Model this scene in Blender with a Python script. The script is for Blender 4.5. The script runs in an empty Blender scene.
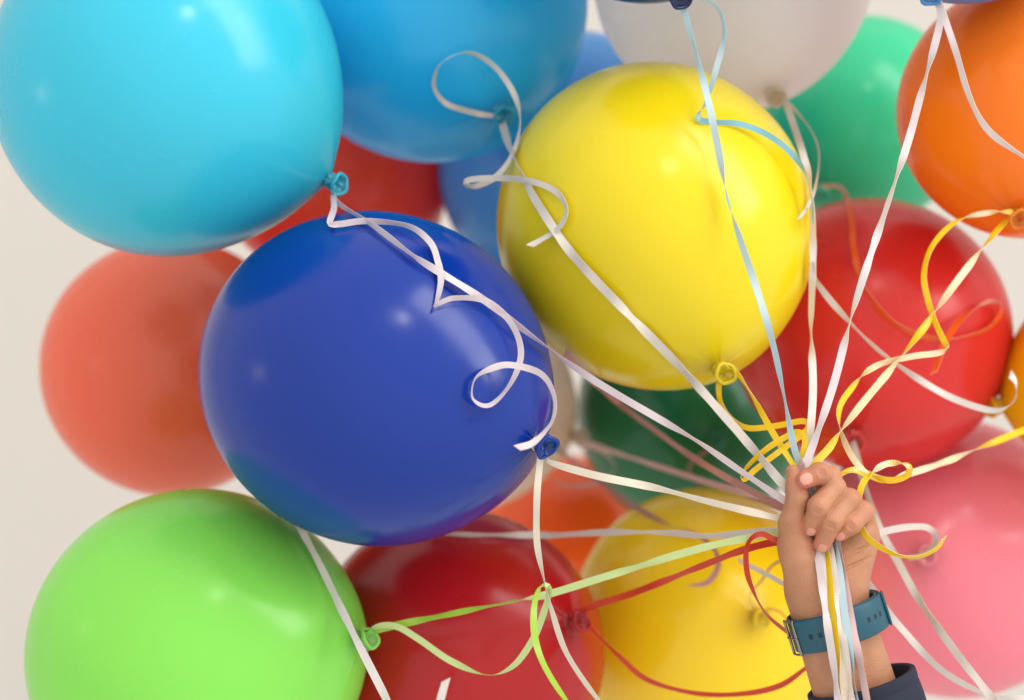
import bpy, math, random
import numpy as np
from mathutils import Vector, Matrix, Quaternion

S = bpy.context.scene
COL = S.collection
PI = math.pi

# ------------------------------------------------------------------ camera
CAM_Z = 1.5
FOCAL = 58.0
F = 1024 * FOCAL / 36.0                      # focal length in pixels
cd = bpy.data.cameras.new('camera')
cam = bpy.data.objects.new('camera', cd)
COL.objects.link(cam)
cam.location = (0, 0, CAM_Z)
cam.rotation_euler = (PI / 2, 0, 0)
cd.lens = FOCAL
cd.sensor_width = 36
cd.clip_end = 100
cd.dof.use_dof = True
cd.dof.focus_distance = 1.30
cd.dof.aperture_fstop = 2.7
S.camera = cam
S.render.resolution_x = 1024
S.render.resolution_y = 700

# ------------------------------------------------------------------ world, lamps, exposure
w = bpy.data.worlds.new('World')
S.world = w
w.use_nodes = True
bg = w.node_tree.nodes['Background']
# ambient fill gradient: brighter overhead and right, camera side added to lift rear balloons
wnt = w.node_tree
wtc = wnt.nodes.new('ShaderNodeTexCoord')
wdot = wnt.nodes.new('ShaderNodeVectorMath')
wdot.operation = 'DOT_PRODUCT'
wdot.inputs[1].default_value = (0.50, -0.62, 0.60)
wnt.links.new(wtc.outputs['Generated'], wdot.inputs[0])
wmr = wnt.nodes.new('ShaderNodeMapRange')
wmr.interpolation_type = 'SMOOTHSTEP'
wmr.inputs['From Min'].default_value = -0.9
wmr.inputs['From Max'].default_value = 0.9
wmr.inputs['To Min'].default_value = 0.86
wmr.inputs['To Max'].default_value = 1.26
wnt.links.new(wdot.outputs['Value'], wmr.inputs['Value'])
wnt.links.new(wmr.outputs['Result'], bg.inputs['Strength'])
bg.inputs['Color'].default_value = (1.0, 0.965, 0.93, 1)
S.view_settings.view_transform = 'Standard'
S.view_settings.look = 'None'
S.view_settings.exposure = 0.0
S.view_settings.gamma = 1.0


def lamp(name, kind, loc, target, energy, color, size=0.1, size_y=None):
    ld = bpy.data.lights.new(name, kind)
    ld.energy = energy
    ld.color = color
    if kind == 'AREA':
        ld.shape = 'RECTANGLE' if size_y else 'DISK'
        ld.size = size
        if size_y:
            ld.size_y = size_y
    else:
        ld.shadow_soft_size = size
    o = bpy.data.objects.new(name, ld)
    COL.objects.link(o)
    o.location = loc
    o.rotation_euler = (Vector(target) - Vector(loc)).to_track_quat('-Z', 'Y').to_euler()
    return o


# daylight from a paned window, up to the right on the camera's side
WIN = Vector((1.25, 0.55, CAM_Z + 1.15))
TGT = Vector((0.0, 1.5, CAM_Z))
aim = (TGT - WIN).normalized()
along = Vector((1, 0, -1)) - aim * aim.dot(Vector((1, 0, -1)))
along.normalize()
for i in (-1, 0, 1):
    p = WIN + along * (i * 0.66)
    wl = lamp('window_light', 'AREA', p, p + aim, 7.6, (1.0, 0.98, 0.96), 0.62, 0.66)
    yv = aim.cross(along)
    wl.rotation_euler = Matrix((along, -yv, -aim)).transposed().to_euler()
lamp('room_lamp', 'POINT', (-1.45, 1.02, CAM_Z + 0.06), TGT, 1.0, (1.0, 0.80, 0.52), 0.04)
lamp('ceiling_lamp', 'AREA', (0.25, 0.25, CAM_Z + 1.1), TGT, 1.8, (1.0, 0.90, 0.75), 0.15)


def P(px, py, d):
    return Vector(((px - 512.0) / F * d, d, CAM_Z + (350.0 - py) / F * d))


def lin(rgb):
    out = []
    for c in rgb:
        c = c / 255.0
        out.append(c / 12.92 if c <= 0.04045 else ((c + 0.055) / 1.055) ** 2.4)
    return tuple(out)


# ------------------------------------------------------------------ materials
def new_mat(name):
    m = bpy.data.materials.new(name)
    m.use_nodes = True
    nt = m.node_tree
    return m, nt, nt.nodes['Principled BSDF']


def balloon_mat(name, rgb, rough=0.23, sss=0.3, tl=0.06, spec=0.42):
    m, nt, b = new_mat(name)
    c = lin(rgb)
    at = nt.nodes.new('ShaderNodeAttribute')
    at.attribute_name = 'slack'                # latex stretched less near the neck: deeper colour
    no = nt.nodes.new('ShaderNodeTexNoise')
    no.inputs['Scale'].default_value = 9.0
    no.inputs['Detail'].default_value = 3.0
    tc = nt.nodes.new('ShaderNodeTexCoord')
    nt.links.new(tc.outputs['Object'], no.inputs['Vector'])
    mr = nt.nodes.new('ShaderNodeMapRange')
    mr.inputs['From Min'].default_value = 0.3
    mr.inputs['From Max'].default_value = 0.7
    mr.inputs['To Min'].default_value = 0.0
    mr.inputs['To Max'].default_value = 0.10
    nt.links.new(no.outputs['Fac'], mr.inputs['Value'])
    ad = nt.nodes.new('ShaderNodeMath')
    ad.operation = 'ADD'
    ad.use_clamp = True
    nt.links.new(at.outputs['Fac'], ad.inputs[0])
    nt.links.new(mr.outputs['Result'], ad.inputs[1])
    mx = nt.nodes.new('ShaderNodeMix')
    mx.data_type = 'RGBA'
    mx.inputs[6].default_value = (*c, 1)
    mx.inputs[7].default_value = (c[0] * 0.6, c[1] * 0.55, c[2] * 0.55, 1) if min(c) < 0.4 else (c[0] * 0.85, c[1] * 0.76, c[2] * 0.56, 1)
    nt.links.new(ad.outputs[0], mx.inputs[0])
    nt.links.new(mx.outputs[2], b.inputs['Base Color'])
    b.inputs['Roughness'].default_value = rough
    b.inputs['Specular IOR Level'].default_value = spec
    b.inputs['Subsurface Weight'].default_value = sss
    b.inputs['Subsurface Radius'].default_value = (1, 1, 1)
    b.inputs['Subsurface Scale'].default_value = 0.03
    # thin latex lets some light through
    tr = nt.nodes.new('ShaderNodeBsdfTranslucent')
    nt.links.new(mx.outputs[2], tr.inputs['Color'])
    ms = nt.nodes.new('ShaderNodeMixShader')
    ms.inputs[0].default_value = tl
    nt.links.new(b.outputs[0], ms.inputs[1])
    nt.links.new(tr.outputs[0], ms.inputs[2])
    nt.links.new(ms.outputs[0], nt.nodes['Material Output'].inputs['Surface'])
    # faint uneven latex, dusty roughness
    n2 = nt.nodes.new('ShaderNodeTexNoise')
    n2.inputs['Scale'].default_value = 22.0
    n2.inputs['Detail'].default_value = 5.0
    nt.links.new(tc.outputs['Object'], n2.inputs['Vector'])
    r2 = nt.nodes.new('ShaderNodeMapRange')
    r2.inputs['From Min'].default_value = 0.3
    r2.inputs['From Max'].default_value = 0.7
    r2.inputs['To Min'].default_value = rough * 0.8
    r2.inputs['To Max'].default_value = rough * 1.3
    nt.links.new(n2.outputs['Fac'], r2.inputs['Value'])
    nt.links.new(r2.outputs['Result'], b.inputs['Roughness'])
    bp = nt.nodes.new('ShaderNodeBump')
    bp.inputs['Strength'].default_value = 0.05
    bp.inputs['Distance'].default_value = 0.004
    nt.links.new(no.outputs['Fac'], bp.inputs['Height'])
    nt.links.new(bp.outputs['Normal'], b.inputs['Normal'])
    return m


_rm = {}


def ribbon_mat(rgb):
    key = tuple(rgb)
    if key in _rm:
        return _rm[key]
    m, nt, b = new_mat('ribbon_%d_%d_%d' % key)
    c = lin(rgb)
    tc = nt.nodes.new('ShaderNodeTexCoord')
    no = nt.nodes.new('ShaderNodeTexNoise')
    no.inputs['Scale'].default_value = 14.0
    no.inputs['Detail'].default_value = 2.0
    nt.links.new(tc.outputs['Object'], no.inputs['Vector'])
    mx = nt.nodes.new('ShaderNodeMix')
    mx.data_type = 'RGBA'
    mx.inputs[6].default_value = (c[0] * 0.86, c[1] * 0.84, c[2] * 0.84, 1)
    mx.inputs[7].default_value = (min(1, c[0] * 1.06), min(1, c[1] * 1.06), min(1, c[2] * 1.06), 1)
    nt.links.new(no.outputs['Fac'], mx.inputs[0])
    nt.links.new(mx.outputs[2], b.inputs['Base Color'])
    b.inputs['Roughness'].default_value = 0.30
    tr = nt.nodes.new('ShaderNodeBsdfTranslucent')
    nt.links.new(mx.outputs[2], tr.inputs['Color'])
    ms = nt.nodes.new('ShaderNodeMixShader')
    ms.inputs[0].default_value = 0.25
    nt.links.new(b.outputs[0], ms.inputs[1])
    nt.links.new(tr.outputs[0], ms.inputs[2])
    nt.links.new(ms.outputs[0], nt.nodes['Material Output'].inputs['Surface'])
    _rm[key] = m
    return m


def plain_mat(name, rgb, rough=0.5, metal=0.0, nscale=60.0, var=0.15, bump=0.1, dist=0.001):
    m, nt, b = new_mat(name)
    c = lin(rgb)
    tc = nt.nodes.new('ShaderNodeTexCoord')
    no = nt.nodes.new('ShaderNodeTexNoise')
    no.inputs['Scale'].default_value = nscale
    no.inputs['Detail'].default_value = 6.0
    nt.links.new(tc.outputs['Object'], no.inputs['Vector'])
    mx = nt.nodes.new('ShaderNodeMix')
    mx.data_type = 'RGBA'
    mx.inputs[6].default_value = (c[0] * (1 - var), c[1] * (1 - var), c[2] * (1 - var), 1)
    mx.inputs[7].default_value = (c[0] * (1 + var), c[1] * (1 + var), c[2] * (1 + var), 1)
    nt.links.new(no.outputs['Fac'], mx.inputs[0])
    nt.links.new(mx.outputs[2], b.inputs['Base Color'])
    b.inputs['Roughness'].default_value = rough
    b.inputs['Metallic'].default_value = metal
    bp = nt.nodes.new('ShaderNodeBump')
    bp.inputs['Strength'].default_value = bump
    bp.inputs['Distance'].default_value = dist
    nt.links.new(no.outputs['Fac'], bp.inputs['Height'])
    nt.links.new(bp.outputs['Normal'], b.inputs['Normal'])
    return m


# ------------------------------------------------------------------ object helpers
def mesh_obj(name, verts, faces, mats, parent=None, fmat=None, smooth=True):
    me = bpy.data.meshes.new(name)
    me.from_pydata([tuple(v) for v in verts], [], [tuple(f) for f in faces])
    for m in (mats if isinstance(mats, (list, tuple)) else [mats]):
        me.materials.append(m)
    if fmat is not None:
        me.polygons.foreach_set('material_index', list(fmat))
    if smooth:
        me.polygons.foreach_set('use_smooth', [True] * len(me.polygons))
    me.update()
    o = bpy.data.objects.new(name, me)
    COL.objects.link(o)
    if parent is not None:
        o.parent = parent
    return o


def tag(o, label, cat, group=None):
    o['label'] = label
    o['category'] = cat
    if group:
        o['group'] = group


def lathe(profile, n, fn=None):
    """profile: list of (r, z); closes the ends with fans when r is tiny"""
    verts, faces = [], []
    for i, (r, z) in enumerate(profile):
        for k in range(n):
            a = 2 * PI * k / n
            rr, zz = (fn(r, z, a, i) if fn else (r, z))
            verts.append((rr * math.cos(a), rr * math.sin(a), zz))
    for i in range(len(profile) - 1):
        for k in range(n):
            k2 = (k + 1) % n
            faces.append((i * n + k, i * n + k2, (i + 1) * n + k2, (i + 1) * n + k))
    return verts, faces


# ------------------------------------------------------------------ the wall behind
wm = plain_mat('plaster', (208, 203, 195), 0.85, 0, 3.0, 0.03, 0.15, 0.003)
mesh_obj('wall', [(-5, 3.3, -1.5), (5, 3.3, -1.5), (5, 3.3, 4.5), (-5, 3.3, 4.5),
                  (-5, 3.45, -1.5), (5, 3.45, -1.5), (5, 3.45, 4.5), (-5, 3.45, 4.5)],
         [(0, 1, 2, 3), (5, 4, 7, 6), (4, 0, 3, 7), (1, 5, 6, 2), (3, 2, 6, 7), (4, 5, 1, 0)], wm,
         smooth=False)['kind'] = 'structure'

# ------------------------------------------------------------------ balloons
SPHERES = {}
SHAPES = {}


def balloon(key, label, rgb, C, r, d, K=None, kz=1, axis=None, rough=0.23, sss=0.3, seed=0, lip_tilt=0.3, bend=0.8, el=1.0, tl=0.06):
    """C: centre in picture, r: radius in pixels there, d: distance; K: where the knot shows"""
    rnd = random.Random(seed)
    R = r * d / F
    c = P(C[0], C[1], d)
    if axis is None:
        kx, ky = K
        for _ in range(25):
            ox = (kx - C[0]) / (r * 1.073 * el)
            oz = -(ky - C[1]) / (r * 1.073 * el)
            l2 = ox * ox + oz * oz
            oy = -kz * math.sqrt(max(0.0, 1 - l2))
            ax = Vector((ox, oy, oz)).normalized()
            tip = c + ax * (R * 1.078 * el)
            kx += 0.6 * (K[0] - (512 + tip.x / tip.y * F))
            ky += 0.6 * (K[1] - (350 - (tip.z - CAM_Z) / tip.y * F))
            kx = min(max(kx, C[0] - 2 * r), C[0] + 2 * r)
            ky = min(max(ky, C[1] - 2 * r), C[1] + 2 * r)
    else:
        ax = Vector(axis).normalized()
    L2 = R * 1.073 * el
    q = Vector((0, 0, 1)).rotation_difference(ax)
    root = bpy.data.objects.new('balloon', None)
    COL.objects.link(root)
    root.location = c + ax * L2                    # origin at the knot
    root.rotation_mode = 'QUATERNION'
    root.rotation_quaternion = q
    root.empty_display_size = 0.02
    tag(root, label, 'balloon', 'balloons held in one bunch')
    m = balloon_mat('latex_' + key, rgb, rough, sss, tl)
    prof = []
    NT = 72
    neck = 0.0055
    for i in range(NT + 1):
        th = 0.004 + (PI - 0.004) * i / NT
        s, co = math.sin(th), -math.cos(th)
        if co <= 0:
            rr, zz = R * s, co * R * el
        else:
            rr = R * s * (1 - 0.07 * co ** 3)
            zz = (co * R * 1.0 + R * 0.043 * co ** 8 + R * 0.03 * co ** 90) * el
        if co > 0 and rr < neck:
            break
        prof.append((rr, zz))
    zl = prof[-1][1]
    prof.append((neck, zl + 0.0015))
    prof.append((neck * 0.85, zl + 0.004))
    ph = [rnd.uniform(0, 6.28) for _ in range(4)]

    def fn(rr, z, a, i):
        t = max(0.0, z / R / el)
        pl = math.exp(-((1.073 - t) / 0.024)) if t > 0.6 else 0
        pl = min(pl, 1)
        k = 1 + 0.07 * pl * math.sin(9 * a + ph[0]) + 0.05 * pl * math.sin(17 * a + ph[1])
        k *= 1 + 0.004 * math.sin(2 * a + ph[2]) + 0.002 * math.sin(3 * a + ph[3])
        return rr * k, z

    v, f = lathe(prof, 96, fn)
    # close the crown
    v.append((0, 0, -R * el))
    f += [(len(v) - 1, (k + 1) % 96, k) for k in range(96)]
    v = [(x, y, z - L2) for x, y, z in v]
    body = mesh_obj('balloon_skin', v, f, m, root)
    at = body.data.attributes.new('slack', 'FLOAT', 'POINT')
    vals = [math.exp(-max(0.0, math.sqrt(x * x + y * y + z * z) - 0.004) / 0.012) * 0.9 for x, y, z in v]
    at.data.foreach_set('value', vals)
    # knot: squeezed bulge, flared tail
    zo = zl - L2
    kp = [(0.0040, zo + 0.0025), (0.0062, zo + 0.0035), (0.0074, zo + 0.0055), (0.0066, zo + 0.0075),
          (0.0042, zo + 0.0088), (0.0040, zo + 0.0100), (0.0055, zo + 0.0122), (0.0074, zo + 0.0140),
          (0.0080, zo + 0.0148), (0.0070, zo + 0.0146), (0.0050, zo + 0.0132), (0.0028, zo + 0.0120),
          (0.0006, zo + 0.0126)]

    def kf(rr, z, a, i):
        return rr * (1 + 0.10 * math.sin(5 * a + ph[1] + i * 0.35) + 0.07 * math.sin(8 * a + ph[2])), \
            z + 0.0006 * math.sin(4 * a + ph[3])

    kv, kfc = lathe(kp, 28, kf)
    kn = mesh_obj('knot', kv, kfc, m, root)
    a2 = kn.data.attributes.new('slack', 'FLOAT', 'POINT')
    a2.data.foreach_set('value', [0.85] * len(kv))
    # rolled lip, a torus that wobbles
    tv, tf = [], []
    n1, n2 = 40, 10
    for i in range(n1):
        a = 2 * PI * i / n1
        rad = 0.0082 * (1 + 0.07 * math.sin(2 * a + ph[0]) + 0.04 * math.sin(5 * a + ph[3]))
        zz = zo + 0.0152 + 0.0012 * math.sin(2 * a + ph[1])
        for j in range(n2):
            b = 2 * PI * j / n2
            rr = rad + 0.0016 * math.cos(b)
            tv.append((rr * math.cos(a), rr * math.sin(a), zz + 0.0016 * math.sin(b)))
    for i in range(n1):
        for j in range(n2):
            i2, j2 = (i + 1) % n1, (j + 1) % n2
            tf.append((i * n2 + j, i2 * n2 + j, i2 * n2 + j2, i * n2 + j2))
    lip = mesh_obj('rolled_lip', tv, tf, m, kn)
    a3 = lip.data.attributes.new('slack', 'FLOAT', 'POINT')
    a3.data.foreach_set('value', [0.45] * len(tv))
    pv = Vector((0, 0, zo + 0.010))
    # the tied end flops over, mostly towards the viewer's side of the room
    flop = (Vector((0, 0, 1)) + (q.inverted() @ Vector((0.1, -1, 0.05))) * bend).normalized()
    pk = Vector((0, 0, zo + 0.002))
    kn.matrix_local = Matrix.Translation(pk) @ Vector((0, 0, 1)).rotation_difference(flop).to_matrix().to_4x4() @ \
        Matrix.Scale(1.04, 4) @ Matrix.Translation(-pk)
    rot = Matrix.Translation(pv) @ Matrix.Rotation(lip_tilt * rnd.uniform(-1, 1), 4, 'X') @ \
        Matrix.Rotation(lip_tilt * rnd.uniform(-1, 1), 4, 'Y') @ Matrix.Translation(-pv)
    lip.matrix_local = rot
    SPHERES[key] = (c, R, root)
    SHAPES[key] = (ax.copy(), el * 1.02)
    return root


CYAN, SKY, AQUA = (54, 193, 220), (50, 204, 252), (80, 164, 232)
HAND2D = (800, 470)

balloon('cyan', 'large turquoise balloon at the top left corner with its knot beside the white curls', CYAN,
        (169, 84), 174, 1.42, (329, 180), seed=1)
balloon('sky', 'sky blue balloon with its knot facing out inside a big open curl', SKY,
        (432, 8), 156, 1.62, (500, 110), seed=2, tl=0.32)
balloon('aqua', 'blurred mid blue balloon tucked behind the sky blue and the large yellow balloon', AQUA,
        (570, 165), 133, 1.90, axis=(0.6, 0.1, -0.7), seed=3, tl=0.25)
balloon('yellow', 'large bright yellow balloon in the middle hanging over the fist', (230, 208, 18),
        (655, 227), 158, 1.47, (719, 367), seed=4, el=1.07)
balloon('royal', 'large royal blue balloon under the turquoise one and above the lime one', (0, 50, 150),
        (376, 378), 166, 1.385, (537, 442), seed=5, rough=0.2, el=1.11)
balloon('coral', 'coral red balloon at the left side behind the royal blue one', (234, 100, 68),
        (173, 367), 129, 1.80, axis=(0.75, 0.25, -0.2), seed=6, rough=0.26)
balloon('scarlet', 'red balloon mostly hidden between the turquoise, sky blue and royal blue balloons',
        (242, 86, 66), (331, 163), 119, 1.93, axis=(0.7, 0.2, -0.5), seed=7, rough=0.26, tl=0.3)
balloon('lime', 'lime green balloon in the bottom left corner', (134, 222, 84),
        (198, 652), 163, 1.45, (359, 640), seed=8, el=1.04, lip_tilt=0.5)
balloon('ruby', 'dark red balloon under the royal blue one with its knot facing out', (188, 26, 30),
        (457, 655), 145, 1.58, (573, 623), seed=9, el=1.05, tl=0.15)
balloon('amber', 'golden yellow balloon low behind the raised forearm', (250, 216, 24),
        (706, 624), 135, 1.74, (757, 617), seed=10)
balloon('tangerine', 'small blurred orange balloon glimpsed between the royal blue and golden yellow balloons',
        (242, 92, 22), (568, 545), 90, 2.30, axis=(0.6, 0.1, -0.4), seed=11)
balloon('forest', 'dark green balloon below the large yellow balloon and left of the fist', (26, 118, 70),
        (692, 412), 116, 2.05, (715, 440), seed=12)
balloon('pearl', 'cream white balloon almost hidden behind the royal blue one', (232, 216, 196),
        (466, 402), 110, 1.97, (573, 436), seed=13, tl=0.3)
balloon('white', 'white balloon at the top edge above the large yellow one', (242, 238, 236),
        (732, -28), 140, 1.62, (772, 92), seed=14, sss=0.3, tl=0.6)
balloon('emerald', 'emerald green balloon at the top between the white and orange balloons', (54, 200, 146),
        (862, 122), 105, 1.97, (822, 190), seed=15, tl=0.12)
balloon('orange', 'bright orange balloon at the right side of the top edge', (255, 138, 30),
        (1030, 110), 130, 1.50, (1018, 214), seed=16, tl=0.25)
balloon('azure', 'blue balloon above the orange one showing only its lowest edge and knot', (60, 140, 214),
        (972, -131), 133, 1.38, (931, -12), seed=17)
balloon('navy', 'navy blue balloon above the frame showing only its dark knot before the white balloon',
        (22, 34, 84), (643, -140), 141, 1.38, (677, -9), seed=18)
balloon('crimson', 'big glossy red balloon right of the large yellow one and behind the orange curls', (224, 50, 46),
        (870, 335), 137, 1.65, (853, 436), seed=19, tl=0.18)
balloon('pink', 'rose pink balloon in the bottom right corner beside the wrist watch', (246, 134, 150),
        (950, 557), 138, 1.76, (926, 556), seed=20, tl=0.1)
balloon('lemon', 'yellow balloon cut off by the right edge beside the glossy red one', (248, 194, 10),
        (1121, 380), 112, 1.58, axis=(-0.9, 0.1, -0.2), seed=21)


# ------------------------------------------------------------------ the raised hand: signed distances to a mesh
HS = 1.30 / F                                    # metres per pixel-sized unit at the hand
HP = P(830, 540, 1.30)


def H(x, y, z=0.0):
    """hand space (x right, y down, z towards the camera) to the world"""
    return HP + Vector(((x - 830) * HS, -z * HS, -(y - 540) * HS))


def hand_mesh():
    h = 0.7
    x0, x1, y0, y1, z0, z1 = 764, 912, 452, 742, -66, 46
    xs = np.arange(x0, x1, h, dtype=np.float32)
    ys = np.arange(y0, y1, h, dtype=np.float32)
    zs = np.arange(z0, z1, h, dtype=np.float32)
    X, Y, Z = xs[:, None, None], ys[None, :, None], zs[None, None, :]

    def cap(a, b, ra, rb, zsq=1.0):
        ax, ay, az = a
        bx, by, bz = b
        dx, dy, dz = bx - ax, by - ay, (bz - az) * zsq
        px, py, pz = X - ax, Y - ay, (Z - az) * zsq
        t = np.clip((px * dx + py * dy + pz * dz) / (dx * dx + dy * dy + dz * dz), 0, 1)
        return np.sqrt((px - t * dx) ** 2 + (py - t * dy) ** 2 + (pz - t * dz) ** 2) - (ra + (rb - ra) * t)

    def smin(a, b, k):
        hh = np.clip(0.5 + 0.5 * (b - a) / k, 0, 1)
        return b + (a - b) * hh - k * hh * (1 - hh)

    def chain(pts, k):
        d = None
        for (p, r), (p2, r2) in zip(pts[:-1], pts[1:]):
            c = cap(p, p2, r, r2)
            d = c if d is None else smin(d, c, k)
        return d

    # forearm and palm
    d = cap((829, 600, -14), (879, 760, -14), 39.5, 44, 1.28)
    wr = (828, 596, -15)
    for mcp in ((826, 500, -26), (842, 503, -30), (856, 511, -30), (866, 524, -27)):
        d = smin(d, cap(wr, mcp, 20, 14.5), 16)
    d = smin(d, cap((850, 584, -8), (864, 538, -10), 19, 18), 14)
    for a, b in (((833, 562, 4), (842, 660, 15)), ((846, 570, 4), (856, 660, 15))):     # tendons at the wrist
        d = smin(d, cap(a, b, 3.5, 3.0), 6)          # heel on the little finger's side
    d = smin(d, cap((806, 586, -8), (797, 545, -2), 19, 19), 14)           # ball of the thumb
    th = chain([((799, 552, -2), 18.0), ((791.5, 524, 4), 13.0), ((796, 497, 9), 10.6), ((795, 486, 8), 9.6),
                ((791.5, 471, 5), 6.8)], 6)
    d = smin(d, th, 7)
    fingers = [
        [((828, 496, -22), 12), ((829, 477, 4), 11.2), ((816, 472, 17), 10.4), ((802, 478, 19), 9.2)],
        [((842, 500, -24), 12), ((832, 487, 9), 11.6), ((814, 504, 25), 10.4), ((808.5, 525, 15), 9.0)],
        [((856, 508, -24), 12), ((847, 499, 9), 11.2), ((827, 519, 24), 10.2), ((819.5, 542, 15), 8.8)],
        [((867, 520, -22), 11), ((862, 511, 4), 10.4), ((848, 523, 17), 9.2), ((837.5, 532, 14), 8.0)],
    ]
    for fg in fingers:
        d = smin(d, chain(fg, 4), 1.2)
    # creases of the palm and the wrist: shallow grooves
    for a, b, r in (((840, 556, 9), (872, 543, 8), 1.5), ((842, 568, 11), (874, 554, 7), 1.3),
                    ((836, 562, 10), (846, 590, 12), 1.0)):
        g = cap(a, b, r, r)
        hh = np.clip(0.5 - 0.5 * (d + g) / 2.5, 0, 1)
        d = d + (-g - d) * hh + 2.5 * hh * (1 - hh)
    for fg in fingers:                                                      # folds of skin over the end joints
        a, b, r = np.array(fg[2][0]), np.array(fg[3][0]), fg[2][1]
        t = (b - a) / np.linalg.norm(b - a)
        u = np.array((-0.2, 0.0, 1.0))
        u = u - t * u.dot(t)
        u /= np.linalg.norm(u)
        sd = np.cross(t, u)
        for k in (-2.2, 0.2, 2.4):
            c0 = a + t * k + u * (r + 0.42)
            g = cap(tuple(c0 - sd * 4), tuple(c0 + sd * 4), 0.9, 0.9)
            hh = np.clip(0.5 - 0.5 * (d + g) / 1.8, 0, 1)
            d = d + (-g - d) * hh + 1.8 * hh * (1 - hh)
    f = d.astype(np.float32)
    f[:, -1, :] = np.maximum(f[:, -1, :], 0.5)
    s = f < 0
    nx, ny, nz = f.shape
    acc = np.zeros((nx - 1, ny - 1, nz - 1, 3), np.float32)
    cnt = np.zeros((nx - 1, ny - 1, nz - 1), np.float32)
    corners = [(i, j, k) for i in (0, 1) for j in (0, 1) for k in (0, 1)]

    def sl(arr, c):
        return arr[c[0]:nx - 1 + c[0], c[1]:ny - 1 + c[1], c[2]:nz - 1 + c[2]]

    for a in corners:
        for ax in range(3):
            if a[ax] == 0:
                b = list(a)
                b[ax] = 1
                fa, fb = sl(f, a), sl(f, b)
                m = sl(s, a) != sl(s, b)
                t = np.where(m, fa / np.where(m, fa - fb, 1), 0)
                for q in range(3):
                    acc[..., q] += np.where(m, a[q] + (t if q == ax else 0), 0)
                cnt += m
    act = cnt > 0
    idx = -np.ones(cnt.shape, np.int64)
    idx[act] = np.arange(act.sum())
    ijk = np.argwhere(act)
    pos = ijk + acc[act] / cnt[act][:, None]
    pos = pos * h + np.array([x0, y0, z0])
    quads = []
    for ax in range(3):
        o1, o2 = [(1, 2), (2, 0), (0, 1)][ax]
        shp = [nx, ny, nz]
        sA = [slice(0, n - 1) if i == ax else slice(1, n - 1) for i, n in enumerate(shp)]
        sB = [slice(1, n) if i == ax else slice(1, n - 1) for i, n in enumerate(shp)]
        m = s[tuple(sA)] != s[tuple(sB)]
        flip = s[tuple(sA)]
        loc = np.argwhere(m)
        fl = flip[m]
        base = loc.copy()
        for i in range(3):
            if i != ax:
                base[:, i] += 1
        e1 = np.zeros(3, int)
        e1[o1] = 1
        e2 = np.zeros(3, int)
        e2[o2] = 1

        def g(p):
            return idx[p[:, 0], p[:, 1], p[:, 2]]
        qd = np.stack([g(base - e1 - e2), g(base - e2), g(base), g(base - e1)], 1)
        qd[~fl] = qd[~fl][:, ::-1]
        quads.append(qd)
    quads = np.concatenate(quads)
    quads = quads[(quads >= 0).all(1)]
    # hand space mirrors the world once (y down, z to camera): keep the faces outward
    return pos, quads, fingers


sk, nt, b = new_mat('skin')
tc = nt.nodes.new('ShaderNodeTexCoord')
n1 = nt.nodes.new('ShaderNodeTexNoise')
n1.inputs['Scale'].default_value = 38
n1.inputs['Detail'].default_value = 5
nt.links.new(tc.outputs['Object'], n1.inputs['Vector'])
cr = nt.nodes.new('ShaderNodeMix')
cr.data_type = 'RGBA'
cr.inputs[6].default_value = (*lin((150, 97, 66)), 1)
cr.inputs[7].default_value = (*lin((206, 149, 112)), 1)
nt.links.new(n1.outputs['Fac'], cr.inputs[0])
fl = nt.nodes.new('ShaderNodeAttribute')
fl.attribute_name = 'flush'                       # redder fingertips
c2 = nt.nodes.new('ShaderNodeMix')
c2.data_type = 'RGBA'
c2.inputs[7].default_value = (*lin((204, 112, 94)), 1)
nt.links.new(fl.outputs['Fac'], c2.inputs[0])
nt.links.new(cr.outputs[2], c2.inputs[6])
nt.links.new(c2.outputs[2], b.inputs['Base Color'])
b.inputs['Roughness'].default_value = 0.48
b.inputs['Subsurface Weight'].default_value = 0.25
b.inputs['Subsurface Radius'].default_value = (1, 0.35, 0.2)
b.inputs['Subsurface Scale'].default_value = 0.004
vo = nt.nodes.new('ShaderNodeTexVoronoi')
vo.inputs['Scale'].default_value = 900
nt.links.new(tc.outputs['Object'], vo.inputs['Vector'])
n3 = nt.nodes.new('ShaderNodeTexNoise')
n3.inputs['Scale'].default_value = 260
n3.inputs['Detail'].default_value = 4
nt.links.new(tc.outputs['Object'], n3.inputs['Vector'])
adn = nt.nodes.new('ShaderNodeMath')
adn.operation = 'ADD'
nt.links.new(vo.outputs['Distance'], adn.inputs[0])
nt.links.new(n3.outputs['Fac'], adn.inputs[1])
bp = nt.nodes.new('ShaderNodeBump')
bp.inputs['Strength'].default_value = 0.4
bp.inputs['Distance'].default_value = 0.0008
nt.links.new(adn.outputs[0], bp.inputs['Height'])
nt.links.new(bp.outputs['Normal'], b.inputs['Normal'])

pos, quads, fingers = hand_mesh()
base = H(860, 742, -14)
wv = [H(*p) - base for p in pos]
person = mesh_obj('person', wv, quads[:, ::-1], sk)
person.location = base
tag(person, 'raised forearm in a navy sleeve with the fist closed around many ribbons', 'person')
fa = person.data.attributes.new('flush', 'FLOAT', 'POINT')
fv = np.zeros(len(pos), np.float32)
for fg, st in zip(fingers, (0.75, 0.4, 0.4, 0.35)):
    tip = np.array(fg[-1][0])
    dd = np.sqrt(((pos - tip) ** 2).sum(1))
    fv = np.maximum(fv, st * np.clip(1.6 - dd / 11, 0, 1))
    for jt in fg[1:3]:
        dj = np.sqrt(((pos - np.array(jt[0])) ** 2).sum(1))
        fv = np.maximum(fv, 0.16 * np.clip(1.9 - dj / 9, 0, 1))
fa.data.foreach_set('value', fv)

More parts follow.
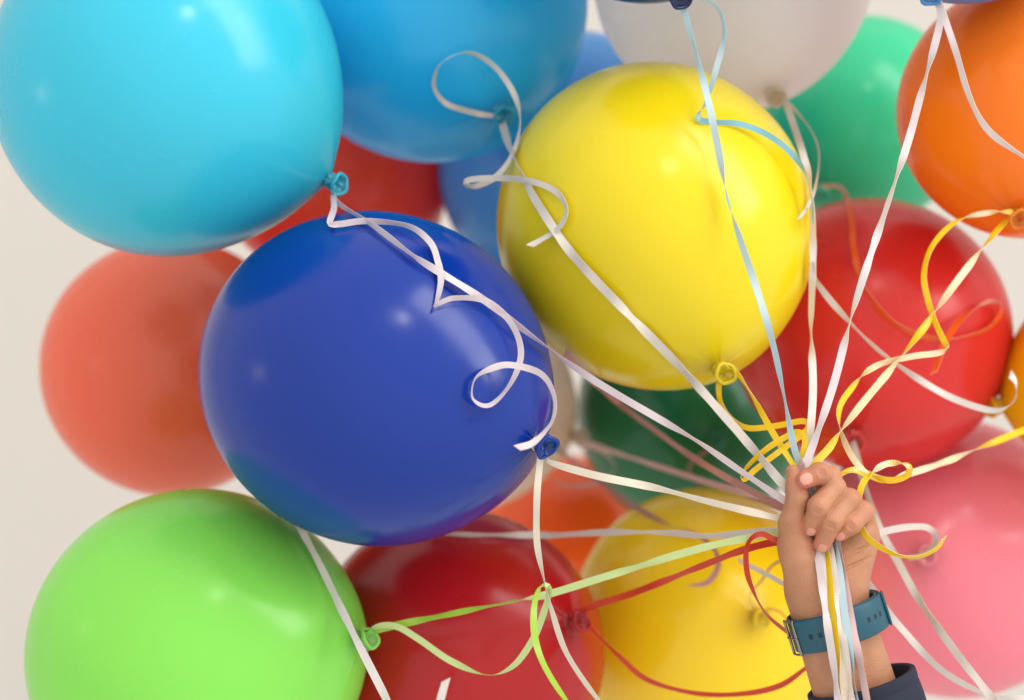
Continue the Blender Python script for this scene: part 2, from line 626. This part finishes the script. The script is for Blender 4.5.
# fingernails: the pressed one pale pink, the others darker, shade put into their colour
nm2 = plain_mat('nail_shaded', (206, 140, 118), 0.3, 0, 200.0, 0.06, 0.05, 0.0003)
nm, nnt, nb = new_mat('nail')
nz_ = nnt.nodes.new('ShaderNodeTexNoise')
nz_.inputs['Scale'].default_value = 200
nmx = nnt.nodes.new('ShaderNodeMix')
nmx.data_type = 'RGBA'
nmx.inputs[6].default_value = (*lin((212, 146, 128)), 1)
nmx.inputs[7].default_value = (*lin((226, 168, 150)), 1)
nnt.links.new(nz_.outputs['Fac'], nmx.inputs[0])
nnt.links.new(nmx.outputs[2], nb.inputs['Base Color'])
nb.inputs['Roughness'].default_value = 0.22
nb.inputs['Subsurface Weight'].default_value = 0.2
nb.inputs['Subsurface Scale'].default_value = 0.002
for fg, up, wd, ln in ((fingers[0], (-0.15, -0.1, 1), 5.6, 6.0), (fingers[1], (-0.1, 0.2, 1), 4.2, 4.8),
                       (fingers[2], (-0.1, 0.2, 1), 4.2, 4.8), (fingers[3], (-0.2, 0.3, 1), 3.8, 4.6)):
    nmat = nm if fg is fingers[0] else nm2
    a, bb = Vector(fg[-2][0]), Vector(fg[-1][0])
    r = fg[-1][1]
    t = (bb - a).normalized()
    u = Vector(up)
    u = (u - t * u.dot(t)).normalized()
    sd = t.cross(u)
    v, f = [], []
    n, mrow = 14, 10
    cen = bb + t * (r * 0.12)
    for i in range(mrow + 1):
        for j in range(n + 1):
            sx = (j / n * 2 - 1)
            ty = (i / mrow * 2 - 1)
            # superellipse outline, wraps around the finger
            lim = (1 - abs(ty) ** 3.2) ** (1 / 2.6) if abs(ty) < 1 else 0
            ang = sx * lim * wd / r
            rad = r * (1.035 - 0.02 * max(0, ty) ** 2)
            drop = (0.16 * r) * max(0, (ty * ln + r * 0.12) / r) ** 2 * 2.2
            v.append(cen + t * (ty * ln) + sd * (math.sin(ang) * rad) + u * (math.cos(ang) * rad - drop))
    for i in range(mrow):
        for j in range(n):
            f.append((i * (n + 1) + j, i * (n + 1) + j + 1, (i + 1) * (n + 1) + j + 1, (i + 1) * (n + 1) + j))
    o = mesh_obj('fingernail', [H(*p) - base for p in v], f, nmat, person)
    so = o.modifiers.new('thickness', 'SOLIDIFY')
    so.thickness = 0.0006
    so.offset = 0

# ---- forearm frame used by sleeve and watch
AX = Vector((0.30, 0.954, 0))          # along the arm, downward
SD = Vector((0.954, -0.30, 0))         # across the arm, to the right
ZC = Vector((0, 0, 1))


def ring(cen, a, bz, n, along=0.0, r_add=0.0, fn=None):
    out = []
    for k in range(n):
        t = 2 * PI * k / n
        ra = (fn(t) if fn else 0) + r_add
        out.append(cen + AX * along + SD * ((a + ra) * math.cos(t)) + ZC * ((bz + ra) * math.sin(t)))
    return out


# ---- sleeve with rolled hem
slm = plain_mat('navy_cloth', (30, 36, 54), 0.85, 0, 900.0, 0.3, 0.35, 0.0006)
rows = []
N = 96
prof = [(40, -7.0), (2, -5.5), (0.2, -4.5), (-0.3, -2.5), (-0.3, -0.6), (0.5, 0.6), (2.0, 0.9), (10, 0.6), (12, -0.4),
        (13, -0.5), (14, 0.4), (24, 1.0), (40, 2.0), (62, 3.5)]
scn = Vector((863, 683, -12))
for i, (al, rr) in enumerate(prof):
    def wob(t, al=al):
        return 1.6 * math.sin(2 * t + 0.6 + al * 0.03) + 0.9 * math.sin(5 * t + 1.1 - al * 0.05) * min(1, 0.3 + al / 40)
    rows.append(ring(scn, 54, 44, N, al, rr, wob))
sv = [H(*p) - base for row in rows for p in row]
sf = []
for i in range(len(rows) - 1):
    for k in range(N):
        k2 = (k + 1) % N
        sf.append((i * N + k, i * N + k2, (i + 1) * N + k2, (i + 1) * N + k))
mesh_obj('sleeve', sv, sf, slm, person)

# ---- wrist watch: soft strap, buckle, keeper, case on the far side
teal = plain_mat('teal_rubber', (16, 78, 96), 0.42, 0, 300.0, 0.12, 0.08, 0.0005)
dark = plain_mat('hole_shade', (12, 34, 42), 0.7)
steel = plain_mat('steel', (150, 146, 140), 0.25, 1.0, 200.0, 0.05, 0.03)
wcn = Vector((838.5, 624, -13))
watch = bpy.data.objects.new('wrist_watch', None)
COL.objects.link(watch)
wbase = H(*wcn)
watch.location = wbase
watch.empty_display_size = 0.02
tag(watch, 'teal rubber wrist watch strap with silver buckle worn around the raised wrist', 'watch')
WA, WB = 43.5, 35.0


def band(name, t0, t1, off, halfw, th, mat, parent, n=60, closed=False, al0=0.0, liftfn=None):
    """rounded rectangular band following the wrist between two angles"""
    sec = []
    hw, c = halfw, min(th * 0.45, 1.2)
    for (xx, yy) in ((-hw, c), (-hw + c, 0), (hw - c, 0), (hw, c), (hw, th - c), (hw - c, th), (-hw + c, th), (-hw, th - c)):
        sec.append((xx, yy))
    v, f = [], []
    m_ = len(sec)
    cnt_ = n if closed else n + 1
    for i in range(cnt_):
        t = t0 + (t1 - t0) * i / n
        lf = liftfn(t) if liftfn else 0
        for xx, yy in sec:
            ra = off + yy + lf
            v.append(wcn + AX * (xx + al0) + SD * ((WA + ra) * math.cos(t)) + ZC * ((WB + ra) * math.sin(t)))
    for i in range(n):
        i2 = (i + 1) % cnt_
        for j in range(m_):
            j2 = (j + 1) % m_
            f.append((i * m_ + j, i * m_ + j2, i2 * m_ + j2, i2 * m_ + j))
    if not closed:
        f.append(tuple(range(m_ - 1, -1, -1)))
        f.append(tuple(n * m_ + j for j in range(m_)))
    o = mesh_obj(name, [H(*p) - wbase for p in v], f, mat, parent)
    md = o.modifiers.new('edge', 'BEVEL')
    md.width = 0.0002
    md.segments = 1
    return o


strap = band('strap', 0, 2 * PI, 0.5, 17.5, 3.2, teal, watch, 120, True)
R_ = math.radians
tail = band('strap_tail', R_(-38), R_(150), 4.0, 17.0, 3.2, teal, watch, 80,
            liftfn=lambda t: 3.0 * math.exp(-((t - R_(-38)) / 0.35) ** 2))
for deg in (36, 47, 58, 118, 130):  # solid dark patches: shade of the holes put into their colour
    hole_patch = band('strap_hole_patch', R_(deg - 2.6), R_(deg + 2.6), 6.3, 3.0, 0.9, dark, tail, 4)
band('keeper_loop', R_(4), R_(16), 7.4, 17.5, 2.6, teal, watch, 8)
# buckle: frame of four bars and a prong, at the left of the wrist
bk = band('buckle', R_(150), R_(154), 6.2, 18.5, 2.6, steel, watch, 4)
band('buckle_bar', R_(172), R_(176), 5.4, 18.5, 2.6, steel, bk, 4)
band('buckle_bar', R_(154), R_(172), 5.8, 1.3, 2.6, steel, bk, 8, al0=17.2)
band('buckle_bar', R_(154), R_(172), 5.8, 1.3, 2.6, steel, bk, 8, al0=-17.2)
band('prong', R_(150), R_(174), 7.4, 1.1, 2.0, steel, bk, 8)
case_v, case_f = [], []
cc = wcn - ZC * (WB + 6)
pr = [(0, -6), (17, -6), (20, -4), (20.5, 0), (19.5, 3), (16, 4), (0, 4)]
nn = 40
for rr, hh in pr:
    for k in range(nn):
        a = 2 * PI * k / nn
        case_v.append(cc + AX * (rr * math.sin(a)) + SD * (rr * math.cos(a)) + ZC * hh)
for i in range(len(pr) - 1):
    for k in range(nn):
        k2 = (k + 1) % nn
        case_f.append((i * nn + k, i * nn + k2, (i + 1) * nn + k2, (i + 1) * nn + k))
mesh_obj('watch_case', [H(*p) - wbase for p in case_v], case_f, dark, watch)


# ------------------------------------------------------------------ ribbons
def catmull(P0, P1, P2, P3, t):
    t2, t3 = t * t, t * t * t
    return 0.5 * ((2 * P1) + (-P0 + P2) * t + (2 * P0 - 5 * P1 + 4 * P2 - P3) * t2 + (-P0 + 3 * P1 - 3 * P2 + P3) * t3)


def front(px, py, d_hint, skip):
    """nearest balloon surface met along the line of sight through a picture point"""
    dirv = P(px, py, 1.0) - Vector((0, 0, CAM_Z))
    dirv_n = dirv.normalized()
    o = Vector((0, 0, CAM_Z))
    best = 99.0
    for k, (c, R, _) in SPHERES.items():
        if k in skip:
            continue
        ax, e = SHAPES[k]
        oc = o - c
        oc = oc + ax * (oc.dot(ax) * (1 / e - 1))          # egg squeezed to a sphere along its axis
        dv = dirv_n + ax * (dirv_n.dot(ax) * (1 / e - 1))
        R2 = R + 0.0040
        a_, b_, c_ = dv.dot(dv), oc.dot(dv), oc.dot(oc) - R2 * R2
        disc = b_ * b_ - a_ * c_
        if disc > 0:
            t = (-b_ - math.sqrt(disc)) / a_
            best = min(best, (dirv_n * t).y)
    return best


def path(pts, skip, step=2.5):
    """pts: (x, y, roll, depth or None) -> resampled arrays"""
    pts = [tuple(p) + (None,) * (4 - len(p)) if len(p) >= 3 else (p[0], p[1], 0, None) for p in pts]
    n = len(pts)
    xy = [np.array(p[:2], float) for p in pts]
    seg = [0.0]
    for i in range(1, n):
        seg.append(seg[-1] + float(np.linalg.norm(xy[i] - xy[i - 1])) + 1e-6)
    kd = [(seg[i], pts[i][3]) for i in range(n) if pts[i][3] is not None]
    dk = np.interp(seg, [a for a, _ in kd], [b_ for _, b_ in kd])
    full = [np.array([pts[i][0], pts[i][1], pts[i][2], dk[i]], float) for i in range(n)]
    full = [2 * full[0] - full[1]] + full + [2 * full[-1] - full[-2]]
    # centripetal-like: uniform spline evaluated densely, then resampled by length
    out = []
    for i in range(1, n):
        m_ = max(4, int((seg[i] - seg[i - 1]) / 1.2))
        for q in range(m_):
            out.append(catmull(full[i - 1], full[i], full[i + 1], full[i + 2], q / m_))
    out.append(full[n])
    out = np.array(out)
    L = np.concatenate([[0], np.cumsum(np.linalg.norm(np.diff(out[:, :2], axis=0), axis=1))])
    cnt_ = max(8, int(L[-1] / step))
    s_ = np.linspace(0, L[-1], cnt_)
    res = np.stack([np.interp(s_, L, out[:, k]) for k in range(4)], 1)
    if skip != 'all':
        lim = np.array([front(r[0], r[1], r[3], skip) for r in res])
        d = np.minimum(res[:, 3], lim)
        for _ in range(60):
            d2 = d.copy()
            d2[1:-1] = 0.25 * d[:-2] + 0.5 * d[1:-1] + 0.25 * d[2:]
            d = np.minimum(d2, lim)
        res[:, 3] = d
    return res


def strand_geo(pts, width, skip=(), twist=26):
    res = path(pts, skip)
    n = len(res)
    rr = random.Random(int(pts[0][0] * 7 + pts[0][1] * 13 + pts[-1][0] * 3))
    lam, p1, p2 = rr.uniform(45, 75), rr.uniform(0, 6.28), rr.uniform(0, 6.28)
    for i in range(n):                          # ribbon never lies quite flat: slow rocking twist
        res[i][2] += twist * (math.sin(i * 2 * PI / lam + p1) + 0.5 * math.sin(i * 2 * PI / (lam * 0.43) + p2))
    pw = [P(r[0], r[1], r[3]) for r in res]
    v, f, fm = [], [], []
    hw, th = width * 0.5 * HS, 0.00018
    prevW = None
    Ts = []
    for i in range(n):
        Ts.append((pw[min(n - 1, i + 1)] - pw[max(0, i - 1)]).normalized())
    frames = []
    for i in range(n):
        T = Ts[i]
        view = (Vector((0, 0, CAM_Z)) - pw[i]).normalized()
        Nn = view - T * view.dot(T)
        if Nn.length < 0.05 and frames:
            Nn = frames[-1] - T * frames[-1].dot(T)
        Nn.normalize()
        if frames:
            # ease sudden swings of the frame
            Nn = (Nn * 0.6 + frames[-1] * 0.4)
            Nn = (Nn - T * Nn.dot(T)).normalized()
        frames.append(Nn)
    for i in range(n):
        T, N0 = Ts[i], frames[i]
        ro = math.radians(res[i][2])
        Nn = Quaternion(T, ro) @ N0
        Wd = T.cross(Nn).normalized()
        for sx, sz in ((-1, 1), (1, 1), (1, -1), (-1, -1)):
            cut = T * (hw * 0.9 * sx) if i in (0, n - 1) else T * 0
            v.append(pw[i] + cut + Wd * (hw * sx) + Nn * (th * sz))
    for i in range(n - 1):
        a, b_ = i * 4, i * 4 + 4
        for j in range(4):
            j2 = (j + 1) % 4
            f.append((a + j, a + j2, b_ + j2, b_ + j))
            fm.append(0 if j == 0 else 1)
    f.append((0, 1, 2, 3))
    f.append((n * 4 - 1, n * 4 - 2, n * 4 - 3, n * 4 - 4))
    fm += [1, 1]
    return v, f, fm, pw[0]


def ribbon(label, colA, colB, strands, tie=None):
    """strands: list of (part name, width, skip, pts); one strand gives a plain mesh"""
    mats = [ribbon_mat(colA), ribbon_mat(colB)]
    geos = [(nm_,) + strand_geo(pts, wd * (0.77 if 'tail' in nm_ else 0.88), sk_, 22 if 'tail' in nm_ else 30)
            for nm_, wd, sk_, pts in strands]
    o0 = geos[0][4]
    if len(geos) == 1 and tie is None:
        nm_, v, f, fm, _ = geos[0]
        o = mesh_obj('ribbon', [p - o0 for p in v], f, mats, None, fm, smooth=False)
        o.location = o0
        root = o
    else:
        root = bpy.data.objects.new('ribbon', None)
        COL.objects.link(root)
        root.location = o0
        root.empty_display_size = 0.01
        for nm_, v, f, fm, _ in geos:
            mesh_obj(nm_, [p - o0 for p in v], f, mats, root, fm, smooth=False)
        if tie:
            c, R, rt = SPHERES[tie]
            ax = rt.rotation_quaternion @ Vector((0, 0, 1))
            e1 = ax.orthogonal().normalized()
            e2 = ax.cross(e1)
            cen = Vector(rt.location) + ax * 0.0025
            tv, tf = [], []
            for i in range(28):
                a = 2 * PI * i / 28
                for ra, hh in ((0.0066, -0.0022), (0.0074, -0.0018), (0.0074, 0.0018), (0.0066, 0.0022)):
                    tv.append(cen + e1 * (ra * math.cos(a)) + e2 * (ra * math.sin(a)) +
                              ax * (hh + 0.0006 * math.sin(2 * a)) - o0)
            for i in range(28):
                i2 = (i + 1) % 28
                for j in range(4):
                    tf.append((i * 4 + j, i * 4 + (j + 1) % 4, i2 * 4 + (j + 1) % 4, i2 * 4 + j))
            mesh_obj('tied_wrap', tv, tf, mats[0], root)
    tag(root, label, 'ribbon', 'curling ribbons gathered in the fist')
    return root


def hd(z):
    return 1.30 - z * HS


WHITE, CREAM, LILAC, ROSE = (238, 233, 226), (240, 232, 212), (236, 226, 228), (236, 204, 200)
ICE, AQ2 = (206, 228, 232), (140, 200, 218)
YEL, ORG, RED, LIM, PALEL = (252, 214, 20), (244, 104, 28), (214, 64, 36), (176, 214, 74), (214, 232, 160)
GREY = (222, 216, 208)


def through(xe, xb, z=0.0, r0=0, r1=0, r2=0):
    """from the top of the fist through it and down in front of the sleeve"""
    return [(803, 470, r0, hd(2)), (814, 498, r0, hd(3)), (xe - 4, 528, r0, hd(3)), (xe, 548, r0, hd(8 + z)),
            (xe + (xb - xe) * 0.18, 574, r1, hd(20 + z)), (xe + (xb - xe) * 0.45, 618, r1, hd(33 + z)),
            (xe + (xb - xe) * 0.75, 660, r2, hd(38 + z)), (xb, 700, r2, hd(43 + z)),
            (xb + (xb - xe) * 0.32, 745, r2, hd(47 + z))]


K = lambda k: float(SPHERES[k][2].location.y)     # distance of a balloon's knot

# turquoise balloon: long strand and curled tail over the royal blue one
ribbon('lilac white ribbon from the turquoise balloon with a long curled tail on royal blue',
       LILAC, (224, 196, 206),
       [('strand', 8.5, (), [(333, 193, 70, K('cyan') - .004), (338, 203, 40), (374, 226, 20), (411, 254, 55),
                             (426, 264, 30), (481, 298, 0), (533, 337, 35), (580, 371, 60), (618, 395, 25),
                             (661, 420, 0), (700, 443, 30), (745, 474, 60), (787, 502, 40, hd(-6)),
                             (806, 512, 0, hd(-2))]),
        ('curled_tail', 8.5, (), [(333, 193, 60, K('cyan') - .004), (334, 208, 30), (330, 223, 0), (340, 224, 0), (367, 221, 10),
                                  (408, 226, 20), (430, 242, 10), (438, 262, 0), (441, 280, 30), (437, 301, 70),
                                  (434, 306, 85), (442, 302, 40), (456, 298, 15), (486, 301, 10), (511, 323, 30),
                                  (521, 353, 50), (511, 383, 40), (490, 405, 30), (473, 399, 60), (475, 379, 70),
                                  (490, 369, 40), (511, 365, 10), (541, 374, 20), (554, 396, 50), (552, 421, 40),
                                  (534, 442, 25), (517, 448, 20, 1.22)])], 'cyan')

# sky blue balloon
ribbon('silvery white ribbon from the sky blue balloon with a large open loop',
       GREY, WHITE,
       [('strand', 10.5, (), [(501, 120, 30, K('sky') - .004), (511, 150, 50), (527, 185, 35), (552, 226, 20), (577, 260, 0), (627, 313, 0),
                              (680, 367, 8), (735, 428, 0), (787, 489, 0, hd(0))] + [(806, 506, 0, hd(2))]),
        ('curled_tail', 8.5, (), [(497, 116, 20, K('sky') - .012), (480, 114, 0), (460, 109, 15), (444, 102, 40), (434, 86, 60),
                                  (439, 66, 65), (455, 55, 62), (474, 54, 55), (496, 68, 40), (514, 94, 30),
                                  (520, 120, 50), (514, 150, 45), (499, 174, 30), (480, 185, 0), (467, 186, -60),
                                  (469, 180, -20), (499, 178, -5), (530, 181, 5), (555, 191, 25), (566, 207, 60),
                                  (563, 222, 50), (552, 233, 20), (530, 246, 5, 1.36)])], 'sky')

# navy balloon: pale blue
ribbon('pale blue ribbon hanging from the navy knot over the large yellow balloon',
       ICE, AQ2,
       [('strand', 8.5, (), [(681, 0, 40, K('navy')), (697, 57, 20), (708, 100, 0), (717, 143, 45), (728, 200, 62),
                             (742, 245, 35), (757, 290, 20), (772, 340, 10), (783, 391, 45), (794, 447, 70)] +
        through(836, 857, 1.5, 40, 30, 45)),
        ('curled_tail', 8, (), [(686, -4, 30, K('navy') - .005), (698, -2, 30), (711, 2, 35), (721, 14, 40), (724, 37, 35), (717, 66, 30),
                                (706, 102, 55), (699, 114, 120), (700, 120, 165), (714, 122, 180), (740, 124, 180),
                                (766, 134, 200), (788, 150, 190), (805, 172, 230), (812, 200, 250),
                                (813, 222, 260, 1.38)])], 'navy')

# white balloon
ribbon('straight white ribbon dropping from the white balloon down to the fist',
       WHITE, ROSE,
       [('strand', 9, (), [(782, 98, 20, K('white') - .01), (789, 112, 10), (803, 154, 20), (811, 190, 45), (813, 254, 10), (811, 327, 40),
                           (813, 391, 10), (808, 455, 0)] + through(830, 852, 0.0, 10, 0, 20)),
        ('curled_tail', 5, (), [(782, 98, 20, K('white') - .01), (796, 111, 40), (813, 134, 55), (819, 157, 60), (815, 188, 60),
                                (808, 206, 50), (799, 219, 40, 1.42)])])

# azure balloon
ribbon('lilac ribbon hanging from the blue knot in front of the orange balloon',
       LILAC, WHITE,
       [('strand', 9, (), [(936, -4, 60, K('azure') - .004), (940, 22, 40), (921, 94, 25), (908, 142, 30), (888, 203, 40), (869, 260, 0),
                           (851, 318, 45), (834, 383, 10), (817, 434, 5), (808, 458, 10)] + through(817, 838, 0.5, 0, 0, 20)),
        ('curled_tail', 9, (), [(938, -4, 60, K('azure') - .006), (944, 16, 30), (955, 49, 15), (970, 98, 25), (989, 131, 45), (1024, 157, 65),
                                (1050, 170, 60, 1.34)])], 'azure')

# white tail that sweeps across the glossy red balloon
ribbon('white ribbon tail sweeping across the glossy red balloon to its right edge',
       WHITE, GREY,
       [('strand', 8.5, (), [(813, 262, 60, 1.43), (817, 282, 60), (843, 315, 60), (877, 349, 45), (911, 374, 25), (946, 395, 15),
                             (980, 408, 20), (1001, 410, 40), (1014, 400, 60), (1016, 384, 40), (1010, 374, 0, 1.45)])])

# orange balloon: yellow and white
ribbon('yellow and white ribbon curling from the orange balloon over the red one',
       YEL, (250, 232, 190),
       [('strand', 9, (), [(1010, 217, 40, K('orange')), (1001, 226, 20), (984, 247, 80), (968, 267, 170), (950, 291, 240), (926, 325, 330),
                           (902, 356, 430), (882, 380, 520), (862, 404, 560), (845, 426, 650), (830, 447, 720), (812, 470, 740)] +
        through(826, 842, -1.5, 770, 775, 770)[1:]),
        ('curled_tail', 8.5, (), [(1014, 212, 10, K('orange') - .008), (987, 213, 150), (957, 221, 30), (933, 245, 45), (924, 273, 50), (928, 300, 35),
                                  (936, 324, 10), (944, 341, 0), (947, 349, 60), (938, 353, 150), (909, 357, 170), (874, 367, 200),
                                  (851, 389, 330), (839, 411, 310), (843, 438, 200), (860, 467, 180), (886, 480, 10),
                                  (906, 476, 20), (908, 466, 30), (886, 464, 170), (865, 480, 10), (858, 503, 60),
                                  (858, 517, 50), (868, 538, 55), (894, 554, 45), (917, 557, 40), (936, 549, 50),
                                  (944, 538, 60, 1.27)])], 'orange')

# emerald balloon: orange curl
ribbon('orange ribbon curling from the emerald balloon into a loop over glossy red',
       ORG, (250, 206, 180),
       [('strand', 8.5, (), [(822, 186, 10, 1.80), (842, 189, 20), (851, 217, 25), (854, 249, 10), (862, 283, 25), (884, 314, 40),
                             (908, 331, 60), (939, 340, 68), (953, 339, 60), (984, 331, 40), (999, 317, 30),
                             (1001, 306, 110), (987, 302, 170), (963, 317, 40), (946, 341, 0), (938, 362, 0),
                             (934, 373, 10, 1.46)])])

# lemon balloon
ribbon('yellow and white ribbon running from the right edge straight to the fist',
       YEL, (250, 236, 200),
       [('strand', 8.5, (), [(1040, 424, 20, 1.50), (1024, 430, 20), (985, 446, 60), (945, 462, 170), (911, 473, 200), (885, 480, 340),
                             (855, 470, 380), (835, 478, 370), (818, 490, 360, hd(-18))])])

# large yellow balloon
ribbon('bright yellow ribbon tied to the large yellow balloon and coiled beside the fist',
       YEL, (252, 226, 120),
       [('strand', 7.5, ('yellow',), [(724, 371, 40, K('yellow') - .004), (733, 370, 20), (741, 378, 20), (755, 401, 40), (773, 433, 10), (790, 460, 0)] +
        [(800, 474, 0, hd(2)), (812, 500, 0, hd(2)), (818, 530, 20, hd(1))]),
        ('curled_tail', 8, (), [(719, 376, 0, K('yellow')-.002), (720, 400, 20), (733, 419, 40), (748, 428, 10), (775, 426, 0), (803, 421, 10),
                                (808, 427, 60), (800, 436, 20), (776, 454, 0), (755, 470, 0), (744, 480, 30),
                                (741, 477, 80), (748, 466, 40), (764, 451, 20), (782, 439, 15), (798, 432, 30),
                                (805, 440, 20), (803, 456, 10), (803, 472, 10, hd(1))])], 'yellow')

# royal blue balloon
ribbon('ivory ribbon tied to the royal blue balloon with one end hanging down',
       CREAM, GREY,
       [('strand', 9, (), [(546, 457, 60, K('royal')), (552, 463, 60), (598, 476, 30), (656, 488, 5), (706, 501, 40), (756, 513, 10),
                           (782, 519, 0), (808, 524, 0, hd(-4))]),
        ('hanging_tail', 9, (), [(541, 454, 30, K('royal')), (540, 462, 10), (537, 496, 25), (537, 542, 10), (544, 580, 55), (552, 611, 65),
                                 (567, 654, 55), (598, 700, 50), (620, 725, 45, 1.30)])], 'royal')

# lime balloon
ribbon('pale lime green ribbon from the lime balloon with a looping tail',
       PALEL, LIM,
       [('strand', 9, (), [(368, 635, 150, K('lime')), (380, 629, 170), (436, 617, 170), (480, 608, 110), (510, 602, 70), (549, 594, 20), (617, 573, 0),
                           (694, 550, 10), (748, 538, 0), (780, 533, 0), (808, 530, 0, hd(-4))]),
        ('curled_tail', 9, (), [(367, 633, 60, K('lime')), (380, 626, 40), (398, 627, 20), (420, 640, 0), (451, 661, 10), (488, 675, 60),
                                (513, 666, 30), (532, 641, 10), (543, 615, 0), (549, 592, 0), (545, 585, 80),
                                (539, 590, 150), (534, 608, 140), (535, 638, 150), (544, 665, 130), (563, 696, 120), (585, 722, 120, 1.24)])],
       'lime')

# coral balloon's ribbon from behind the royal blue one
ribbon('white ribbon reaching level from behind the royal blue balloon to the thumb',
       GREY, WHITE,
       [('strand', 9, ('royal',), [(430, 533, 60, 1.62), (450, 534, 50), (482, 535, 30), (536, 535, 25), (560, 535, 62), (617, 532, 20), (671, 533, 35),
                                   (710, 536, 62), (748, 533, 20), (782, 531, 10), (808, 532, 0, hd(-6))])])

# dark red balloon: red ribbon
ribbon('red ribbon from the dark red balloon with drooping curls before the golden yellow one',
       RED, (232, 110, 70),
       [('strand', 9, (), [(578, 616, 40, K('ruby')), (590, 607, 20), (636, 592, 15), (694, 569, 15), (740, 551, 25), (775, 542, 10), (806, 538, 0, hd(-6))]),
        ('curled_tail', 7.5, (), [(806, 536, 0, hd(-6)), (778, 540, 10, hd(-4)), (762, 534, 30, hd(0)), (750, 540, 60), (746, 555, 40), (749, 580, 35), (764, 611, 45),
                                  (787, 632, 55), (800, 640, 55, 1.36)]),
        ('drooping_tail', 8, (), [(577, 619, 60, K('ruby')), (590, 627, 60), (604, 641, 70), (621, 658, 55), (648, 680, 35), (694, 693, 25),
                                  (740, 694, 25), (779, 686, 40), (806, 668, 50), (830, 650, 50, 1.40)])], 'ruby')

# pearl balloon
ribbon('faded pink ribbon from the cream white balloon with a small ring curl',
       ROSE, (214, 178, 172),
       [('strand', 8.5, (), [(574, 440, 40, K('pearl')), (590, 444, 20), (617, 453, 10), (663, 468, 40), (713, 484, 10), (756, 496, 20), (787, 504, 0),
                             (808, 514, 0, hd(-8))]),
        ('curled_tail', 7.5, (), [(574, 440, 40, K('pearl')), (582, 446, 20), (598, 449, 30), (613, 461, 60), (613, 473, 60), (594, 484, 30), (567, 486, 40),
                                  (555, 480, 50, 1.75)])], 'pearl')
ribbon('dusky rose ribbon slanting down to the fist just under the turquoise balloon\'s ribbon',
       (206, 152, 142), (190, 138, 130),
       [('strand', 9, ('royal',), [(565, 352, 30, 1.72), (582, 371, 20), (620, 404, 10), (660, 434, 20), (700, 462, 10), (757, 494, 30), (790, 510, 0),
                                   (808, 516, 0, hd(-10))])])
ribbon('thin mauve ribbon crossing the orange balloon and fading behind the ivory ribbon',
       (196, 150, 150), (180, 130, 130),
       [('strand', 8, ('royal',), [(548, 442, 30, 1.85), (563, 453, 20), (598, 480, 10), (636, 507, 20), (667, 524, 40), (695, 534, 50), (714, 549, 50),
                                   (718, 566, 40), (708, 582, 50), (690, 586, 60, 1.56)])])
# golden yellow balloon
ribbon('thin pale ribbon rising from the golden yellow balloon to the fist in a small curl',
       (238, 206, 120), (226, 190, 90),
       [('strand', 5, (), [(756, 610, 40, K('amber')), (750, 596, 40), (762, 580, 30), (772, 566, 30), (790, 556, 30), (806, 548, 30, hd(-20))]),
        ('curled_tail', 5, (), [(758, 612, 40, K('amber')), (770, 609, 50), (782, 613, 40), (788, 622, 40, 1.55)])], 'amber')
ribbon('short white ribbon end showing left of the wrist over the golden yellow balloon',
       WHITE, CREAM,
       [('strand', 6, (), [(738, 560, 50, 1.45), (752, 567, 30), (768, 575, 20), (784, 584, 20), (800, 590, 20, hd(-40))])])
# green one
ribbon('dull pink ribbon curled before the dark green balloon\'s knot',
       (176, 116, 104), (150, 96, 88),
       [('strand', 6, (), [(716, 444, 20, 1.90), (706, 452, 40), (692, 462, 30), (690, 476, 40), (706, 484, 30), (728, 486, 20), (752, 498, 20), (790, 512, 20, 1.42)])])
# glossy red balloon's ribbon, runs down to the corner
ribbon('broad white ribbon from the glossy red balloon running down past the wrist',
       GREY, WHITE,
       [('strand', 9.5, (), [(852, 440, 20, K('crimson') - .01), (857, 458, 10), (863, 480, 20), (877, 522, 5), (898, 562, 10), (921, 603, 5), (958, 655, 10),
                             (995, 702, 10), (1018, 732, 10, 1.30)])], 'crimson')
ribbon('white ribbon curving from behind the wrist to the lower right corner',
       WHITE, GREY,
       [('strand', 8.5, (), [(850, 560, 10, 1.40), (871, 587, 10), (886, 609, 15), (902, 629, 25), (940, 669, 15), (980, 692, 25), (1003, 697, 40), (1040, 700, 30, 1.38)])])
ribbon('white hooked ribbon curl standing off the palm over the pink balloon',
       GREY, ROSE,
       [('strand', 8.5, (), [(864, 540, 0, hd(-44)), (882, 532, 0), (909, 527, 10), (928, 528, 30), (936, 537, 60), (932, 548, 40), (920, 556, 20), (908, 558, 20, 1.48)])])
ribbon('white ribbon lying across the lime balloon past its knot',
       WHITE, GREY,
       [('strand', 9.5, ('royal',), [(278, 496, 40, 1.50), (290, 513, 40, 1.44), (300, 527, 30), (324, 573, 10), (352, 631, 0), (387, 700, 0), (405, 735, 0, 1.27)])])
ribbon('short white ribbon tip poking up at the bottom edge before the dark red balloon',
       WHITE, GREY,
       [('strand', 10, (), [(446, 680, 0, 1.40), (442, 694, 10), (434, 725, 10, 1.40)])])
# two more strands packed in the bundle below the fist
ribbon('rose tinted ribbon at the right of the bundle hanging below the fist', ROSE, (238, 150, 130),
       [('strand', 8.5, (), [(800, 462, 0, hd(3))] + through(838, 867, -2.5, 0, 10, 10))])
ribbon('cream ribbon in the middle of the bundle hanging below the fist', CREAM, WHITE,
       [('strand', 10, (), [(800, 462, 0, hd(1))] + through(823, 846, -3.2, 0, 0, 0))])
